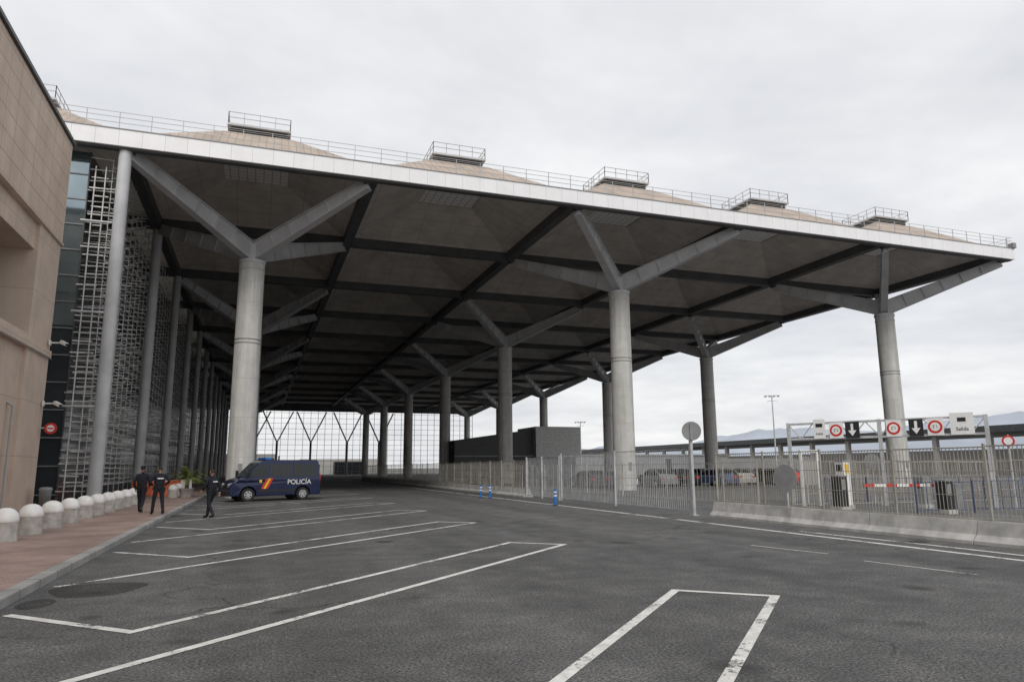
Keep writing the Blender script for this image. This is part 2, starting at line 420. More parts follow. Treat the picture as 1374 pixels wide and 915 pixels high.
def cctv(y,z):
    e=MB(); e.beam((W,y,z),(W+.5,y,z+.02),.06,.06,'white'); e.beam((W+.5,y-.1,z+.05),(W+.78,y-.32,z-.1),.16,.15,'white'); e.cyl((W+.78,y-.32,z-.1),(W+.81,y-.345,z-.115),.06,'black'); e.box(W,W+.06,y-.12,y+.12,z-.12,z+.12,'white'); e.build('security_camera',None,.01)
cctv(37.5,7.55);cctv(37.5,4.75)
e=MB(); e.beam((W,37.4,3.65),(W+.3,37.4,3.65),.05,.05,'galv')
e.cyl((W+.45,37.36,3.63),(W+.45,37.40,3.63),.25,'red',.25,24); e.cyl((W+.45,37.35,3.63),(W+.45,37.358,3.63),.15,'white',.15,24); e.box(W+.33,W+.57,37.34,37.349,3.6,3.66,'red'); e.build('wall_sign')
e=MB(); e.lathe((-8.7,37.0,.13),[(0,0),(.2,0),(.24,.75),(.26,.78),(.26,.84),(.2,.9),(0,.92)],'mgrey',20); e.build('litter_bin')

def bollard(x,y):
    m=MB(); m.lathe((x,y,.13),[(.285,0),(.285,.05),(.275,.08),(.272,.44)],'bollc',28)
    m.lathe((x,y,.13),[(.275,.44),(.283,.45),(.283,.52),(.265,.60),(.22,.68),(.15,.735),(.07,.765),(0,.77)],'bollw',28); m.build('dome_bollard')
for k in range(-1,10): bollard(-5.5,20.15+2.08*k)
bollard(-4.6,47.5)
bollard(-4.6,50.5)

# ---------------------------------------------------------------- barrier + fences on the right
def jersey(y0,y1,name='concrete_barrier'):
    m=MB(); L=3.0; y=y0
    pr=[(-.30,0),(-.30,.07),(-.17,.20),(-.10,.50),(.10,.50),(.17,.20),(.30,.07),(.30,0)]
    while y<y1-.1:
        a=y+.012;b=min(y+L,y1)-.012; jx=random.uniform(-.012,.012)
        v=[(15.45+jx+p[0],a,p[1]) for p in pr]+[(15.45+jx+p[0],b,p[1]) for p in pr];n=len(pr)
        m.add(v,[(i,i+1,i+1+n,i+n) for i in range(n-1)]+[list(range(n))[::-1],[n+i for i in range(n)]],'barrier'); y+=L
    return m.build(name)
jersey(-12,21.9);jersey(40.6,112)
def fence(x0,y0,x1,y1,zb,zt,pan=2.5,sp=.085,wr=.0075,k='fence',post=.05,name='mesh_fence',hor=(0,.33,.66,1),sag=True):
    m=MB(); d=Vector((x1-x0,y1-y0,0)); L=d.length; d.normalize(); n=max(1,round(L/pan)); pl=L/n
    for i in range(n+1):
        p=Vector((x0,y0,0))+d*pl*i; jt=random.uniform(-.02,.02)
        m.beam(p+Vector((0,0,zb-.08)),p+Vector((jt,jt,zt+.04)),post,post,k,up=(d.x,d.y,0))
    for i in range(n):
        a=Vector((x0,y0,0))+d*(pl*i+post);b=Vector((x0,y0,0))+d*(pl*(i+1)-post); dz=random.uniform(-.03,.03) if sag else 0
        for h in hor:
            z=zb+.04+(zt-zb-.06)*h+dz; t_=.032 if h in (0,1) else .014
            m.beam(a+Vector((0,0,z)),b+Vector((0,0,z)),t_,t_,k)
        q=int((b-a).length/sp)
        for s_ in range(1,q):
            p=a+(b-a)*s_/q; m.beam(p+Vector((0,0,zb+.04+dz)),p+Vector((0,0,zt-.02+dz)),wr*2,wr*2,k,up=(d.x,d.y,0))
    return m.build(name)
fence(15.45,-11,15.45,21.8,.50,2.17,2.5,.10,.006)
fence(15.45,40.8,15.45,75,.50,2.17,2.5,.18,.008)
fence(15.45,75,15.45,112,.50,2.17,2.5,.45,.012)
fence(15.25,23.1,15.25,35.2,.10,2.42,6.0,.14,.007,'galv',.09,'sliding_gate',(0,.5,1),False)
fence(15.25,35.5,15.25,40.4,.10,2.3,2.45,.14,.007,'galv',.09,'sliding_gate',(0,.5,1),False)
fence(20.5,26,20.5,70,.1,1.9,2.5,.3,.008,'fence',.06)
fence(21,24.5,33,24.5,.1,1.9,2.5,.2,.008,'fence',.06)
fence(30,34,62,34,.1,2.0,2.5,.3,.01,'fence',.06)
fence(33,12,33,33,.1,2.0,2.5,.3,.009,'fence',.06)
fence(22.6,19.9,31,17.6,.1,1.15,2.0,.30,.010,'bluem',.06,'blue_railing',(0,1))
fence(25.5,27.4,36,25.5,.1,1.15,2.0,.30,.010,'bluem',.06,'blue_railing',(0,1))
def disc(m,c,r,nrm,k,th=.02,n=32):
    nrm=Vector(nrm).normalized(); c=Vector(c); m.cyl(c-nrm*th/2,c+nrm*th/2,r,k,r,n)
vd=Vector((-.55,-.83,0))
m=MB(); m.box(14.96,15.06,22.6,22.7,0,3.35,'galv'); disc(m,(15.0,22.55,3.02),.35,vd,'mgrey'); disc(m,(15.013,22.57,3.02),.33,vd,'galv',.024); m.box(14.9,15.12,22.5,22.8,0,.03,'galv')
m.box(14.93,15.03,22.52,22.56,2.7,3.3,'mgrey'); m.build('traffic_sign')
m=MB(); disc(m,(15.22,18.0,1.38),.40,(-1,-.3,0),'mgrey'); m.cyl((15.27,18.0,.5),(15.27,18.0,1.8),.03,'galv'); m.build('traffic_sign')
def signback(x,y,z,r,k='mgrey'):
    m=MB(); m.cyl((x,y,0),(x,y,z+r),.035,'galv'); disc(m,(x-.03,y-.04,z),r,vd,k); m.build('traffic_sign')
signback(24.5,27.5,1.75,.42);signback(27.0,26.0,1.9,.36)
for x,y in ((12.45,40.6),(12.95,40.4),(13.1,31.0)):
    m=MB(); m.cyl((x,y,0),(x,y,.04),.13,'black',.12,20); m.cyl((x,y,.04),(x,y,.76),.07,'blue',.065,20)
    for z in (.42,.58): m.cyl((x,y,z),(x,y,z+.07),.0725,'white',.0725,20)
    m.build('blue_bollard')
def machine(x,y,h=1.35,k='dgrey'):
    m=MB(); m.box(x-.22,x+.22,y-.3,y+.3,0,.15,'barrier'); m.box(x-.18,x+.18,y-.22,y+.22,.15,h,k); m.box(x-.2,x+.2,y-.25,y+.25,h,h+.06,'mgrey')
    m.box(x-.187,x-.18,y-.15,y+.15,h-.4,h-.12,'black'); m.box(x-.1,x+.1,y-.226,y-.22,h-.5,h-.1,'yellow' if k=='white' else 'mgrey'); m.build('ticket_machine',None,.015)
machine(21.8,22.7,1.3,'black');machine(23.6,19.6,1.15,'black');machine(22.9,23.6,1.9,'white');machine(25.9,22.5,1.2,'mgrey')
m=MB(); m.box(24.2,24.55,19.6,19.95,0,1.05,'mgrey')
p0=Vector((24.3,19.75,1.0));p1=Vector((21.4,21.1,1.0));
for k in range(8):
    a=p0.lerp(p1,k/8);b=p0.lerp(p1,(k+1)/8); m.beam(a,b,.05,.10,'red' if k%2 else 'white')
m.build('parking_barrier')
ga=empty('sign_gantry')
A=Vector((24.0,27.9,0));B=Vector((27.9,20.9,0));d=(B-A).normalized();L=(B-A).length;nr=Vector((d.y,-d.x,0));
if nr.x>0: nr=-nr
m=MB()
for s_ in (0,.5,1):
    p=A+d*L*s_; m.beam(p,p+Vector((0,0,3.75)),.14,.14,'galv',up=(d.x,d.y,0))
for z in (2.98,3.68): m.beam(A+Vector((0,0,z)),B+Vector((0,0,z)),.1,.1,'galv')
for k in range(14):
    a=A+d*L*k/14;b=A+d*L*(k+1)/14; za,zb=(2.98,3.68) if k%2 else (3.68,2.98)
    m.beam(a+Vector((0,0,za)),b+Vector((0,0,zb)),.04,.04,'galv')
m.build('truss',ga)
def panel(s0,s1,z0,z1,k,off=.1):
    a=A+d*s0+nr*off;b=A+d*s1+nr*off; m=MB(); c=(a+b)/2
    m.beam((a.x,a.y,(z0+z1)/2),(b.x,b.y,(z0+z1)/2),.03,z1-z0,k); return m,Vector((c.x,c.y,(z0+z1)/2))+nr*.018
def ring(m,c,r):
    disc(m,c+nr*.006,r,nr,'red',.008); disc(m,c+nr*.012,r*.68,nr,'white',.008)
def arrow(m,c,s):
    q=lambda u,v: tuple(c+nr*.006+d*u*s+Vector((0,0,v*s)))
    m.poly([q(-.1,.5),q(.1,.5),q(.1,-.05),q(-.1,-.05)],'white'); m.poly([q(-.32,-.05),q(.32,-.05),q(0,-.5)],'white')
tx=-d if (d.cross(Vector((0,0,1)))-nr).length>.1 else d
def tmat(c):
    X=tx;Yv=Vector((0,0,1));Z=nr
    return Matrix(((X.x,Yv.x,Z.x,c.x),(X.y,Yv.y,Z.y,c.y),(X.z,Yv.z,Z.z,c.z),(0,0,0,1)))
idx=0
for s0,s1,ty in ((1.2,1.72,'p'),(1.9,2.5,'r'),(2.6,3.2,'a'),(4.3,4.9,'r'),(5.2,5.75,'a'),(5.9,6.5,'r'),(6.75,7.6,'p')):
    hh=.72 if ty!='p' else .9
    m,c=panel(s0,s1,2.96,2.96+hh,'black' if ty=='a' else 'white',.09)
    if ty=='r': ring(m,c,.27)
    if ty=='a': arrow(m,c,.55)
    m.build('panel_%d'%idx,ga)
    if ty=='r': text('limit_text_%d'%idx,"2'1",.19,'black',tmat(c+nr*.018),ga,.002)
    if ty=='p':
        text('label_%d'%idx,"Salida",.2 if s0>5 else .14,'black',tmat(c+nr*.006-Vector((0,0,.22))),ga,.002)
        q=MB(); q.beam(c+nr*.006-d*.15+Vector((0,0,.17)),c+nr*.006+d*.15+Vector((0,0,.17)),.01,.16,'black'); q.build('icon_%d'%idx,ga)
    idx+=1
m=MB(); p=B+Vector((.3,-.6,0)); m.cyl(p,p+Vector((0,0,2.9)),.03,'galv'); disc(m,p+nr*.05+Vector((0,0,2.65)),.22,nr,'red'); disc(m,p+nr*.066+Vector((0,0,2.65)),.15,nr,'white'); m.build('traffic_sign')
m=MB(); 
for x in (22.6,23.5): m.box(x-.05,x+.05,25.6,25.7,0,2.3,'white')
m.box(22.55,23.55,25.6,25.7,2.3,2.42,'white'); m.box(22.7,23.4,25.63,25.67,.9,1.9,'bldg'); m.build('information_panel')

kb=empty('service_building')
m=MB()
m.add([(27,101,0),(39.2,101,0),(39.2,110,0),(27,110,0),(27,101,5.7),(39.2,101,7.4),(39.2,110,7.4),(27,110,5.7)],[(0,1,5,4),(1,2,6,5),(2,3,7,6),(3,0,4,7),(4,5,6,7)],'dgrey')
m.box(26.9,39.3,100.6,101,3.3,3.5,'mgrey')
m.build('body',kb)
m=MB(); m.box(39.3,46.6,100,108,3.2,7.8,'lattice'); 
for k in range(18): m.box(39.26,46.64,99.94,108.04,3.3+.25*k,3.39+.25*k,'white')
m.box(39.8,46,100.5,107.5,0,3.2,'mgrey'); m.build('louvred_box',kb)

dk=empty('parking_structure'); m=MB()
m.box(112,140,40,420,7.0,7.5,'dgrey'); m.box(111.8,112,40,420,6.8,7.9,'dgrey')
for k in range(38): m.box(112.6,113.4,44+10*k,44.8+10*k,0,7.0,'bldg')
m.box(116,117,40,420,0,4.2,'bldg')
m.build('deck',dk)
m=MB(); m.box(75,105,120,122,0,3.2,'mgrey'); m.box(60,110,150,160,0,4.2,'mgrey'); m.box(60,110,149.8,150,4.2,4.6,'mgrey'); m.build('low_parking_canopy')
m=MB(); m.box(118,126,66,74,7.5,9.6,'bldg'); m.box(117.6,126.4,65.6,74.4,9.6,9.8,'dgrey'); m.build('deck_kiosk')
def mast(x,y,h):
    m=MB(); m.cyl((x,y,0),(x,y,h),.16,'galv',.08,12); m.beam((x-1.0,y+.6,h),(x+1.0,y-.6,h),.1,.1,'galv')
    for q in (-.9,-.3,.3,.9): m.beam((x+q,y-.6*q,h),(x+q-.25,y-.6*q-.3,h-.22),.4,.12,'mgrey')
    m.beam((x-.7,y+.4,h-.9),(x+.7,y-.4,h-.9),.08,.08,'galv'); m.build('floodlight_mast')
mast(83,100,13.6);mast(70,150,12)
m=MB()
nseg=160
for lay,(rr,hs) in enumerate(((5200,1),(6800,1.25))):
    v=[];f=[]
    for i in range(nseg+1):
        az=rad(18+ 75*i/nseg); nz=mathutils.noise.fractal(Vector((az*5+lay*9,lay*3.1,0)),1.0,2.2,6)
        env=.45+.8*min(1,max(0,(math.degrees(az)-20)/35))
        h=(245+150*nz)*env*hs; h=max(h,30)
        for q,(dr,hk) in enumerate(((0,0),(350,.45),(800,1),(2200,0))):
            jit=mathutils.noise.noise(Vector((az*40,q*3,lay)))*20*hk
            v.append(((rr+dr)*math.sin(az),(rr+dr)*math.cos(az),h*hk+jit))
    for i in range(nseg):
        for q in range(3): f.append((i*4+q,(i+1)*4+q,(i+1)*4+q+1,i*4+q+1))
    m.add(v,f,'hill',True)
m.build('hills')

# ---------------------------------------------------------------- vehicles
def wheel(m,x,y,r,w,sg):
    m.cyl((x,y-w/2,r),(x,y+w/2,r),r,'rubber',r,28)
    o=y+sg*(w/2+.003); m.cyl((x,y,r),(x,o,r),r*.62,'galv',r*.60,20); m.cyl((x,o,r),(x,o+sg*.01,r),r*.52,'dgrey',r*.5,20)
    for k in range(6):
        t_=k*math.pi/3; m.beam((x,o+sg*.014,r),(x+math.cos(t_)*r*.56,o+sg*.014,r+math.sin(t_)*r*.56),.06,.014,'galv',up=(0,1,0))
def arch(cx,cz,r,n=9,lo=.30):
    a0=math.asin((lo-cz)/r); return [(cx+r*math.cos(t_),cz+r*math.sin(t_)) for t_ in [math.pi-a0+(2*a0-math.pi)*k/(n-1) for k in range(n)]]
def vanbuild(loc,rz):
    e=empty('police_van',loc,rz); m=MB()
    wl=lambda z,x: (.985 if z<=1.15 else .985-(z-1.15)*.125)*(1 if x<2.2 else 1-(x-2.2)*.32)
    low=[(-2.5,.30)]+arch(-1.52,.36,.45)+arch(1.58,.36,.45)+[(2.42,.28),(2.55,.36),(2.58,.62),(2.54,.85),(2.42,1.04),(2.2,1.15)]
    up=[(2.2,1.15),(1.78,1.30),(.98,2.12),(.78,2.23),(.4,2.27),(-2.3,2.27),(-2.46,2.2),(-2.56,1.15)]
    for sg in (1,-1):
        v=[(x,sg*wl(z,x),z) for x,z in low+[(-2.56,1.15),(-2.56,.42)]]; fs=list(range(len(v)))
        m.add(v,[fs if sg<0 else fs[::-1]],'navy')
        v=[(x,sg*wl(z,x),z) for x,z in up]; fs=list(range(len(v))); m.add(v,[fs if sg<0 else fs[::-1]],'navy')
    full=low+up[1:]+[(-2.56,.42)]
    for a,b in zip(full,full[1:]+full[:1]):
        m.poly([(a[0],wl(a[1],a[0]),a[1]),(b[0],wl(b[1],b[0]),b[1]),(b[0],-wl(b[1],b[0]),b[1]),(a[0],-wl(a[1],a[0]),a[1])],'navy')
    o=m.build('body',e)
    bm=bmesh.new(); bm.from_mesh(o.data); bmesh.ops.remove_doubles(bm,verts=bm.verts,dist=.0005); bmesh.ops.recalc_face_normals(bm,faces=bm.faces); bm.to_mesh(o.data); bm.free()
    b=o.modifiers.new('b','BEVEL'); b.width=.045;b.segments=3;b.limit_method='ANGLE';b.angle_limit=rad(28)
    m=MB()
    def sp(pts,k,off=.008):
        for sg in (1,-1):
            v=[(x,sg*(wl(z,x)+off),z) for x,z in pts]; m.add(v,[list(range(len(v)))[::sg]],k)
    sp([(1.60,1.34),(1.0,1.99),(.52,2.03),(.52,1.32)],'carglass')
    sp([(.40,1.34),(.40,2.03),(-.82,2.03),(-.82,1.34)],'carglass')
    sp([(-.95,1.34),(-.95,2.03),(-2.28,2.03),(-2.36,1.34)],'carglass')
    for q in range(9): 
        x=.34-.14*q; sp([(x,1.36),(x,2.01),(x-.012,2.01),(x-.012,1.36)],'dgrey',.014)
    for x in (.46,-.88,1.66): sp([(x,.42),(x,1.3 if x>1 else 2.1),(x-.014,1.3 if x>1 else 2.1),(x-.014,.42)],'black',.004)
    sp([(-2.4,.62),(-2.0,.62),(-2.0,.60),(-2.4,.60)],'black',.004)
    sp([(1.1,.62),(-1.05,.62),(-1.05,.50),(1.1,.50)],'black',.012)
    def fp(pts,off):
        a=Vector((1.78,0,1.30));b_=Vector((.98,0,2.12));dd=(b_-a);nn=Vector((dd.z,0,-dd.x)).normalized()
        return [tuple(a+dd*t_+Vector((0,y,0))+nn*off) for t_,y in pts]
    m.poly(fp([(.06,-.84),(.06,.84),(.94,.76),(.94,-.76)],.012),'glassT')
    m.box(2.50,2.585,-.42,.42,.70,.90,'black'); m.box(2.35,2.62,-.80,.80,.30,.56,'black')
    m.box(2.56,2.60,-.26,.26,.40,.50,'white')
    for sg in (1,-1):
        m.beam((2.50,sg*.52,.86),(2.36,sg*.86,.92),.14,.22,'lamp')
        m.beam((1.58,sg*.98,1.42),(1.62,sg*1.22,1.44),.06,.05,'black'); m.box(1.52,1.66,sg*1.2-.06,sg*1.2+.06,1.32,1.68,'black')
        m.box(-2.585,-2.55,sg*.86-.06,sg*.86+.06,.95,1.45,'red'); wheel(m,1.58,sg*.86,.36,.24,sg);wheel(m,-1.52,sg*.86,.36,.24,sg)
        m.box(1.16,2.0,sg*.55-.02,sg*.55+.02,.1,.8,'black');m.box(-1.94,-1.1,sg*.55-.02,sg*.55+.02,.1,.8,'black')
    m.box(-2.62,-2.5,-.9,.9,.32,.52,'black'); m.box(-2.575,-2.56,-.76,.76,1.35,2.0,'carglass')
    m.box(.25,.62,-.62,.62,2.29,2.40,'blue'); m.box(.2,.67,-.66,.66,2.262,2.29,'black'); m.box(-.5,-.44,-.3,-.24,2.27,2.5,'black')
    for q,k in enumerate(('red','yellow','red')):
        x=.90-.13*q; sp([(x,.68),(x-.30,1.24),(x-.42,1.24),(x-.12,.68)],k,.014)
    sp([(1.0,1.02),(1.0,1.17),(.86,1.17),(.86,1.02)],'yellow',.010)
    m.build('fittings',e)
    for sg in (1,-1):
        c=Vector((-1.28,sg*.997,1.02)); X=Vector((-sg,0,0));Z=Vector((0,sg,0))
        mm=Matrix(((X.x,0,Z.x,c.x),(X.y,0,Z.y,c.y),(0,1,0,c.z),(0,0,0,1)))
        text('lettering',"POLICÍA",.38,'white',mm,e,.003)
    return e
vanbuild((.85,43.9,0),rad(198))
def car(x,y,rz,k):
    e=empty('parked_car',(x,y,0),rz);m=MB()
    wl=lambda z:.88 if z<=.9 else .88-(z-.9)*.38
    low=[(-2.1,.25)]+arch(-1.3,.31,.37,9,.25)+arch(1.3,.31,.37,9,.25)+[(2.1,.25),(2.15,.5),(2.08,.74),(1.1,.92)]+[(-1.95,.95),(-2.15,.6)]
    up=[(1.1,.92),(.35,1.42),(-1.1,1.46),(-1.75,1.1),(-1.95,.95)]
    for sg in (1,-1):
        for P in (low,up):
            v=[(a,sg*wl(b),b) for a,b in P]; m.add(v,[list(range(len(v)))],k)
    full=low[:-2]+up[1:]+[low[-1]]
    for a,b in zip(full,full[1:]+full[:1]): m.poly([(a[0],wl(a[1]),a[1]),(b[0],wl(b[1]),b[1]),(b[0],-wl(b[1]),b[1]),(a[0],-wl(a[1]),a[1])],k)
    for sg in (1,-1):
        m.poly([(a,sg*(wl(b)+.008),b) for a,b in ((.95,.96),(.33,1.36),(-.35,1.38),(-.35,.96))],'carglass')
        m.poly([(a,sg*(wl(b)+.008),b) for a,b in ((-.43,.96),(-.43,1.38),(-1.08,1.38),(-1.6,1.08),(-1.7,.97))],'carglass')
        wheel(m,1.3,sg*.78,.31,.2,sg);wheel(m,-1.3,sg*.78,.31,.2,sg)
        m.box(2.05,2.13,sg*.68-.14,sg*.68+.14,.58,.70,'lamp');m.box(-2.12,-2.05,sg*.7-.12,sg*.7+.12,.68,.85,'red')
        m.box(.75,.9,sg*.95-.08,sg*.95+.08,.92,1.04,'black')
    m.poly([(1.06,-.78,.955),(1.06,.78,.955),(.38,.66,1.41),(.38,-.66,1.41)],'carglass'); m.poly([(-1.13,-.62,1.45),(-1.13,.62,1.45),(-1.74,.75,1.12),(-1.74,-.75,1.12)],'carglass')
    m.build('body',e)
cols=['dgrey','white','mgrey','black','bluem','bldg','dgrey','red']
for q in range(8): car(27+3.1*q+random.uniform(-.2,.2),56+1.2*(q%2),rad(92+random.uniform(-3,3)),cols[q])
for q in range(7): car(44+3.0*q,74,rad(90+random.uniform(-3,3)),cols[(q*3)%8])

# ---------------------------------------------------------------- people
def skinned(name,verts,edges,radii,root,mats,facemat,parent,sub=1):
    me=bpy.data.meshes.new(name); me.from_pydata(verts,edges,[]); o=bpy.data.objects.new(name,me); C.collection.objects.link(o)
    md=o.modifiers.new('s','SKIN'); sv=me.skin_vertices[0].data
    for i,r_ in enumerate(radii): sv[i].radius=(r_,r_) if not isinstance(r_,tuple) else r_
    for rr_ in root: sv[rr_].use_root=True
    if sub: 
        s2=o.modifiers.new('u','SUBSURF'); s2.levels=sub; s2.render_levels=sub
    dg=C.evaluated_depsgraph_get(); nm=bpy.data.meshes.new_from_object(o.evaluated_get(dg))
    bpy.data.objects.remove(o)
    nm.materials.clear()
    for k in mats: nm.materials.append(M[k])
    for p in nm.polygons: p.use_smooth=True; p.material_index=facemat(p.center)
    o=bpy.data.objects.new(name,nm); C.collection.objects.link(o); o.parent=parent; return o
def person(loc,rz,pose,back=False):
    e=empty('police_officer',loc,rz); P=pose
    J={'pel':(0,0,.96),'bel':(0,.01,1.10),'che':(0,.01,1.30),'nb':(0,0,1.46),'nt':(0,.012,1.55)}
    for s_,sg in (('L',-1),('R',1)):
        J['sh'+s_]=(sg*.185,0,1.42); J['el'+s_]=P['el'+s_];J['wr'+s_]=P['wr'+s_]
        J['hp'+s_]=(sg*.095,0,.90); J['kn'+s_]=P['kn'+s_];J['an'+s_]=P['an'+s_]
        a=Vector(P['an'+s_]); fd=P.get('fd'+s_,(0,1,0)); fd=Vector(fd); J['ba'+s_]=tuple(a+fd*.12+Vector((0,0,-.045)));J['to'+s_]=tuple(a+fd*.2+Vector((0,0,-.05)))
    names=list(J); V=[J[n_] for n_ in names]; ix={n_:i for i,n_ in enumerate(names)}
    E=[('pel','bel'),('bel','che'),('che','nb'),('nb','nt')]
    for s_ in 'LR': E+=[('che','sh'+s_),('sh'+s_,'el'+s_),('el'+s_,'wr'+s_),('pel','hp'+s_),('hp'+s_,'kn'+s_),('kn'+s_,'an'+s_),('an'+s_,'ba'+s_),('ba'+s_,'to'+s_)]
    RR={'pel':(.155,.12),'bel':(.15,.115),'che':(.175,.13),'nb':.075,'nt':.056}
    for s_ in 'LR': RR.update({'sh'+s_:.076,'el'+s_:.054,'wr'+s_:.040,'hp'+s_:.098,'kn'+s_:.070,'an'+s_:.058,'ba'+s_:.048,'to'+s_:.036})
    skinned('body',V,[(ix[a],ix[b]) for a,b in E],[RR[n_] for n_ in names],[ix['pel']],['uniform','boot','skin'],lambda c:2 if c.z>1.515 else (1 if c.z<.24 else 0),e,2)
    for s_,sg in (('L',-1),('R',1)):
        w=Vector(J['wr'+s_]);d_=(w-Vector(J['el'+s_])).normalized(); side=Vector((0,1,0)); side=(side-d_*side.dot(d_)).normalized(); inn=d_.cross(side).normalized()*(1 if d_.cross(side).x*-sg>0 else -1)
        V=[w-d_*.02,w+d_*.04,w+d_*.085];E=[(0,1),(1,2)];RD=[.026,(.036,.022),(.038,.020)];root=[0]
        for q,(o_,ln) in enumerate(((.032,.075),(.011,.084),(-.011,.078),(-.032,.062))):
            b0=len(V); p=w+d_*.08+side*o_; V+= [p,p+d_*ln*.45,p+d_*ln*.75+inn*.015,p+d_*ln*.9+inn*.035]; E+=[(b0,b0+1),(b0+1,b0+2),(b0+2,b0+3)];RD+=[.0095,.009,.0085,.007];root.append(b0)
        b0=len(V); p=w+d_*.03+side*.03; V+=[p,p+side*.025+d_*.025,p+side*.03+d_*.055+inn*.012];E+=[(b0,b0+1),(b0+1,b0+2)];RD+=[.012,.0105,.008];root.append(b0)
        skinned('hand_'+s_,V,E,RD,root,['skin'],lambda c:0,e,1)
    hz=P.get('head',0); he=empty('head',(0,.02,1.655),hz); he.parent=e
    bm=bmesh.new(); bmesh.ops.create_uvsphere(bm,u_segments=28,v_segments=20,radius=1)
    for v in bm.verts:
        x,y,z=v.co; jaw=1-.28*max(0,-z)**1.2; yy=y*.098*(1-.10*max(0,-z)) ; xx=x*.076*jaw
        if y>.85 and abs(x)<.28 and -.35<z<.12: yy+=.020*(1-abs(x)/.28)*(1-abs(z+.2)/.35 if z<-.0 else .4)
        if y>.6 and .0<z<.22 and .18<abs(x)<.6: yy-=.006
        v.co=(xx,yy,z*.118)
    me=bpy.data.meshes.new('skull'); bm.to_mesh(me); bm.free(); me.materials.append(M['skin']); me.materials.append(M['hair'])
    for p in me.polygons:
        c=p.center; p.use_smooth=True
        p.material_index=1 if (c.z>.055 or (c.y<.005 and c.z>-.045) ) else 0
    o=bpy.data.objects.new('skull',me); C.collection.objects.link(o); o.parent=he
    m=MB()
    for sg in (-1,1):
        m.lathe((sg*.078,-.002,-.01),[(0,-.03),(.010,-.024),(.013,0),(.011,.022),(0,.03)],'skin',8)
        m.lathe((sg*.028,.087,.012),[(0,-.008),(.010,0),(0,.008)],'white',8); m.lathe((sg*.028,.094,.012),[(0,-.005),(.005,0),(0,.005)],'black',8)
        m.box(sg*.028-.014,sg*.028+.014,.086,.096,.027,.032,'hair')
    m.box(-.02,.02,.088,.097,-.062,-.056,'red')
    if P.get('cap'):
        m.lathe((0,-.004,.045),[(.100,0),(.103,.02),(.098,.05),(.075,.078),(0,.088)],'uniform',20); m.poly([(-.06,.08,.052),(.06,.08,.052),(.045,.15,.040),(-.045,.15,.040)],'uniform')
    m.build('face_details',he)
    m=MB()
    n_=24; v=[]
    for z in (.985,1.04):
        for i in range(n_): t_=2*math.pi*i/n_; v.append((.178*math.cos(t_),.138*math.sin(t_)+.005,z))
    m.add(v,[(i,(i+1)%n_,(i+1)%n_+n_,i+n_) for i in range(n_)],'boot')
    m.box(.165,.215,-.05,.03,.80,1.0,'boot'); m.box(-.21,-.17,-.03,.05,.88,1.02,'boot'); m.box(-.06,.0,-.165,-.13,.95,1.03,'boot')
    v=[];rg=[(1.07,.172,.137),(1.2,.185,.15),(1.34,.195,.155),(1.43,.17,.13)]
    for z,a_,b_ in rg:
        for i in range(n_): t_=2*math.pi*i/n_; v.append((a_*math.cos(t_),b_*math.sin(t_)+.008,z))
    m.add(v,[(j*n_+i,j*n_+(i+1)%n_,(j+1)*n_+(i+1)%n_,(j+1)*n_+i) for j in range(3) for i in range(n_)],'uniform',True)
    if back: m.box(-.105,.105,-.156,-.150,1.29,1.335,'white')
    m.build('equipment',e)
    return e
walkA=dict(elL=(-.25,-.10,1.16),wrL=(-.25,.04,.93),elR=(.25,.06,1.17),wrR=(.22,.22,1.0),knL=(-.10,.16,.50),anL=(-.10,.22,.10),knR=(.10,-.02,.50),anR=(.10,-.22,.13),cap=True)
stand=dict(elL=(-.34,-.06,1.19),wrL=(-.20,.11,1.06),elR=(.34,-.06,1.19),wrR=(.20,.11,1.06),knL=(-.14,.05,.50),anL=(-.16,.06,.10),knR=(.14,.0,.50),anR=(.17,-.12,.11),head=.3)
walkB=dict(elL=(-.27,.05,1.17),wrL=(-.24,.20,.99),elR=(.29,-.10,1.17),wrR=(.33,-.06,.93),knL=(-.09,.02,.51),anL=(-.08,-.24,.12),knR=(.10,.18,.52),anR=(.10,.24,.09),head=-.2)
person((-4.1,30.9,.13),rad(-12),walkA,False)
person((-3.35,29.6,.13),rad(18),stand,True)
person((-1.5,28.8,0),rad(48),walkB,True)

# ---------------------------------------------------------------- palm in a planter, plastic barriers
pm=MB(); px,py=-3.9,47.8
pm.lathe((px,py,.13),[(.32,0),(.40,.45),(.43,.47),(.43,.52),(.36,.52),(.34,.42),(0,.42)],'bollc',24)
pm.cyl((px,py,.5),(px+.03,py,1.25),.13,'trunk',.10,12)
for k in range(34):
    az=random.uniform(0,6.28); el=random.uniform(.1,1.35); Ln=random.uniform(.9,1.35); p=Vector((px+.03,py,1.25)); pts=[]
    dr=Vector((math.cos(az)*math.cos(el),math.sin(az)*math.cos(el),math.sin(el)))
    for q in range(10):
        pts.append(p.copy()); p=p+dr*Ln/10; dr=(dr+Vector((0,0,-.13))).normalized()
    for a,b in zip(pts,pts[1:]): pm.cyl(a,b,.008,'leaf',.007,4,False)
    for q in range(2,10):
        a=pts[q]; dd=(pts[q]-pts[q-1]).normalized(); sd=dd.cross(Vector((0,0,1))).normalized(); l_=.30*math.sin(math.pi*(q+1)/12)
        for sg in (-1,1):
            t_=a+sd*sg*l_+dd*l_*.7+Vector((0,0,-.05)); pm.poly([tuple(a),tuple(a+dd*.035),tuple(t_)],'leaf')
            a2=a+dd*.05; t_=a2+sd*sg*l_+dd*l_*.7+Vector((0,0,-.03)); pm.poly([tuple(a2),tuple(a2+dd*.035),tuple(t_)],'leaf')
pm.build('potted_palm')
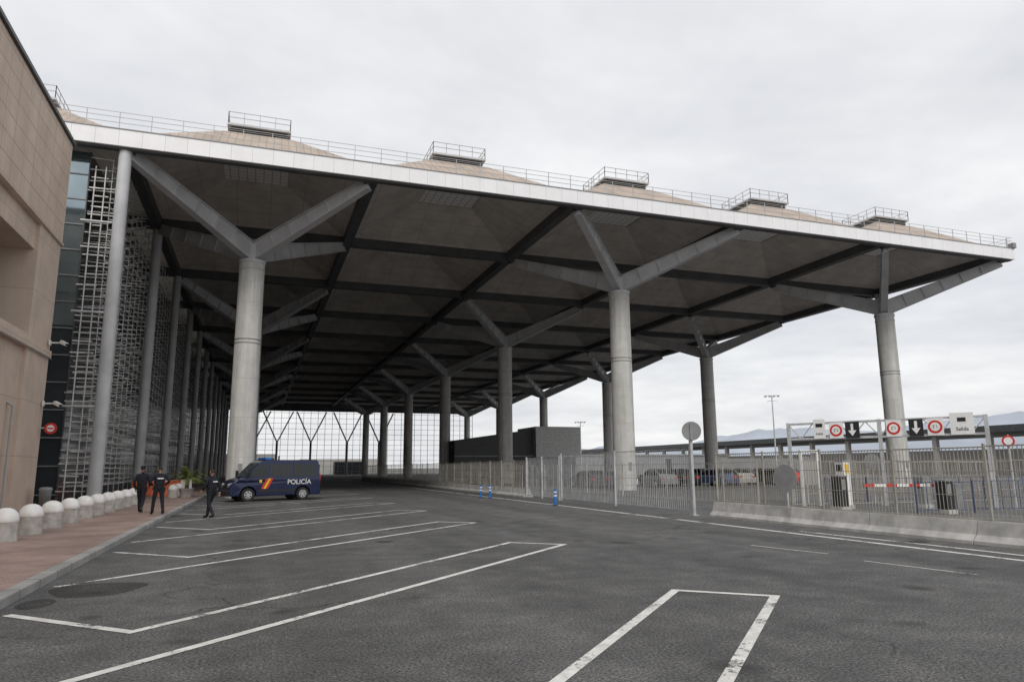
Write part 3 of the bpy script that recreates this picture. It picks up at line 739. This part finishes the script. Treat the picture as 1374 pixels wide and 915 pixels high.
def plast(x,y,rz,k):
    e=MB(); v=[];c=math.cos(rz);s_=math.sin(rz)
    pr=[(-.22,0),(-.2,.15),(-.09,.35),(-.06,.9),(.06,.9),(.09,.35),(.2,.15),(.22,0)]
    for L_ in (-.7,.7):
        for a,b in pr: v.append((x+c*L_-s_*a,y+s_*L_+c*a,.13+b))
    n_=len(pr); e.add(v,[(i,i+1,i+1+n_,i+n_) for i in range(n_-1)]+[list(range(n_)),[n_+i for i in range(n_)][::-1]],k); e.build('plastic_barrier',None,.02)
for q in range(4): plast(-6.9+q*.6,53+q*1.8,rad(10+8*q),'orange' if q%2==0 else 'white')
plast(-5.5,50.8,rad(0),'orange')

# ---------------------------------------------------------------- world, sun, camera
w=bpy.data.worlds.new("World"); scene.world=w; w.use_nodes=True; nt=w.node_tree
bg=nt.nodes["Background"]; bg.inputs[1].default_value=.118
sky=N(nt,"ShaderNodeTexSky"); sky.sky_type='NISHITA'; sky.sun_disc=False; sky.sun_elevation=rad(42); sky.sun_rotation=rad(195); sky.dust_density=3
tc=N(nt,"ShaderNodeTexCoord"); sp_=N(nt,"ShaderNodeSeparateXYZ"); nt.links.new(tc.outputs["Generated"],sp_.inputs[0])
mx=N(nt,"ShaderNodeMath"); mx.operation='MAXIMUM'; mx.inputs[1].default_value=0; nt.links.new(sp_.outputs[2],mx.inputs[0])
ad=N(nt,"ShaderNodeMath"); ad.operation='ADD'; ad.inputs[1].default_value=.14; nt.links.new(mx.outputs[0],ad.inputs[0])
cb=N(nt,"ShaderNodeCombineXYZ")
for i in (0,1):
    dv=N(nt,"ShaderNodeMath"); dv.operation='DIVIDE'; nt.links.new(sp_.outputs[i],dv.inputs[0]); nt.links.new(ad.outputs[0],dv.inputs[1]); nt.links.new(dv.outputs[0],cb.inputs[i])
c1=noise(nt,.62,5,.55,cb.outputs[0],.5); c2=noise(nt,2.0,4,.6,cb.outputs[0])
b1=ramp(nt,c1,.34,.66,(6.5,6.6,6.95),(8.5,8.5,8.5))
b2=ramp(nt,c2,.3,.7,(.89,.895,.905),(1.07,1.07,1.06))
cl=mixc(nt,1,b1,b2,'MULTIPLY')
out=mixc(nt,.92,sky.outputs[0],cl)
nt.links.new(out,bg.inputs[0])
sl=bpy.data.lights.new("sun","SUN"); sl.energy=1.5; sl.angle=rad(20); sl.color=(1,.965,.92)
so=bpy.data.objects.new("sun",sl); C.collection.objects.link(so)
dirv=Vector((math.sin(rad(195))*math.cos(rad(42)),math.cos(rad(195))*math.cos(rad(42)),math.sin(rad(42))))
so.rotation_euler=dirv.to_track_quat('Z','Y').to_euler()
cam=bpy.data.cameras.new("camera"); cam.lens=952.5/1374*36; cam.sensor_width=36; cam.clip_end=20000; cam.clip_start=.1
co=bpy.data.objects.new("camera",cam); C.collection.objects.link(co); co.location=(0,0,1.75)
co.rotation_euler=(Matrix.Rotation(-.342,3,'Z')@Matrix.Rotation(math.pi/2+.1761,3,'X')@Matrix.Rotation(-.007,3,'Z')).to_euler()
scene.camera=co
scene.view_settings.view_transform='Standard'; scene.view_settings.look='None'; scene.view_settings.exposure=0
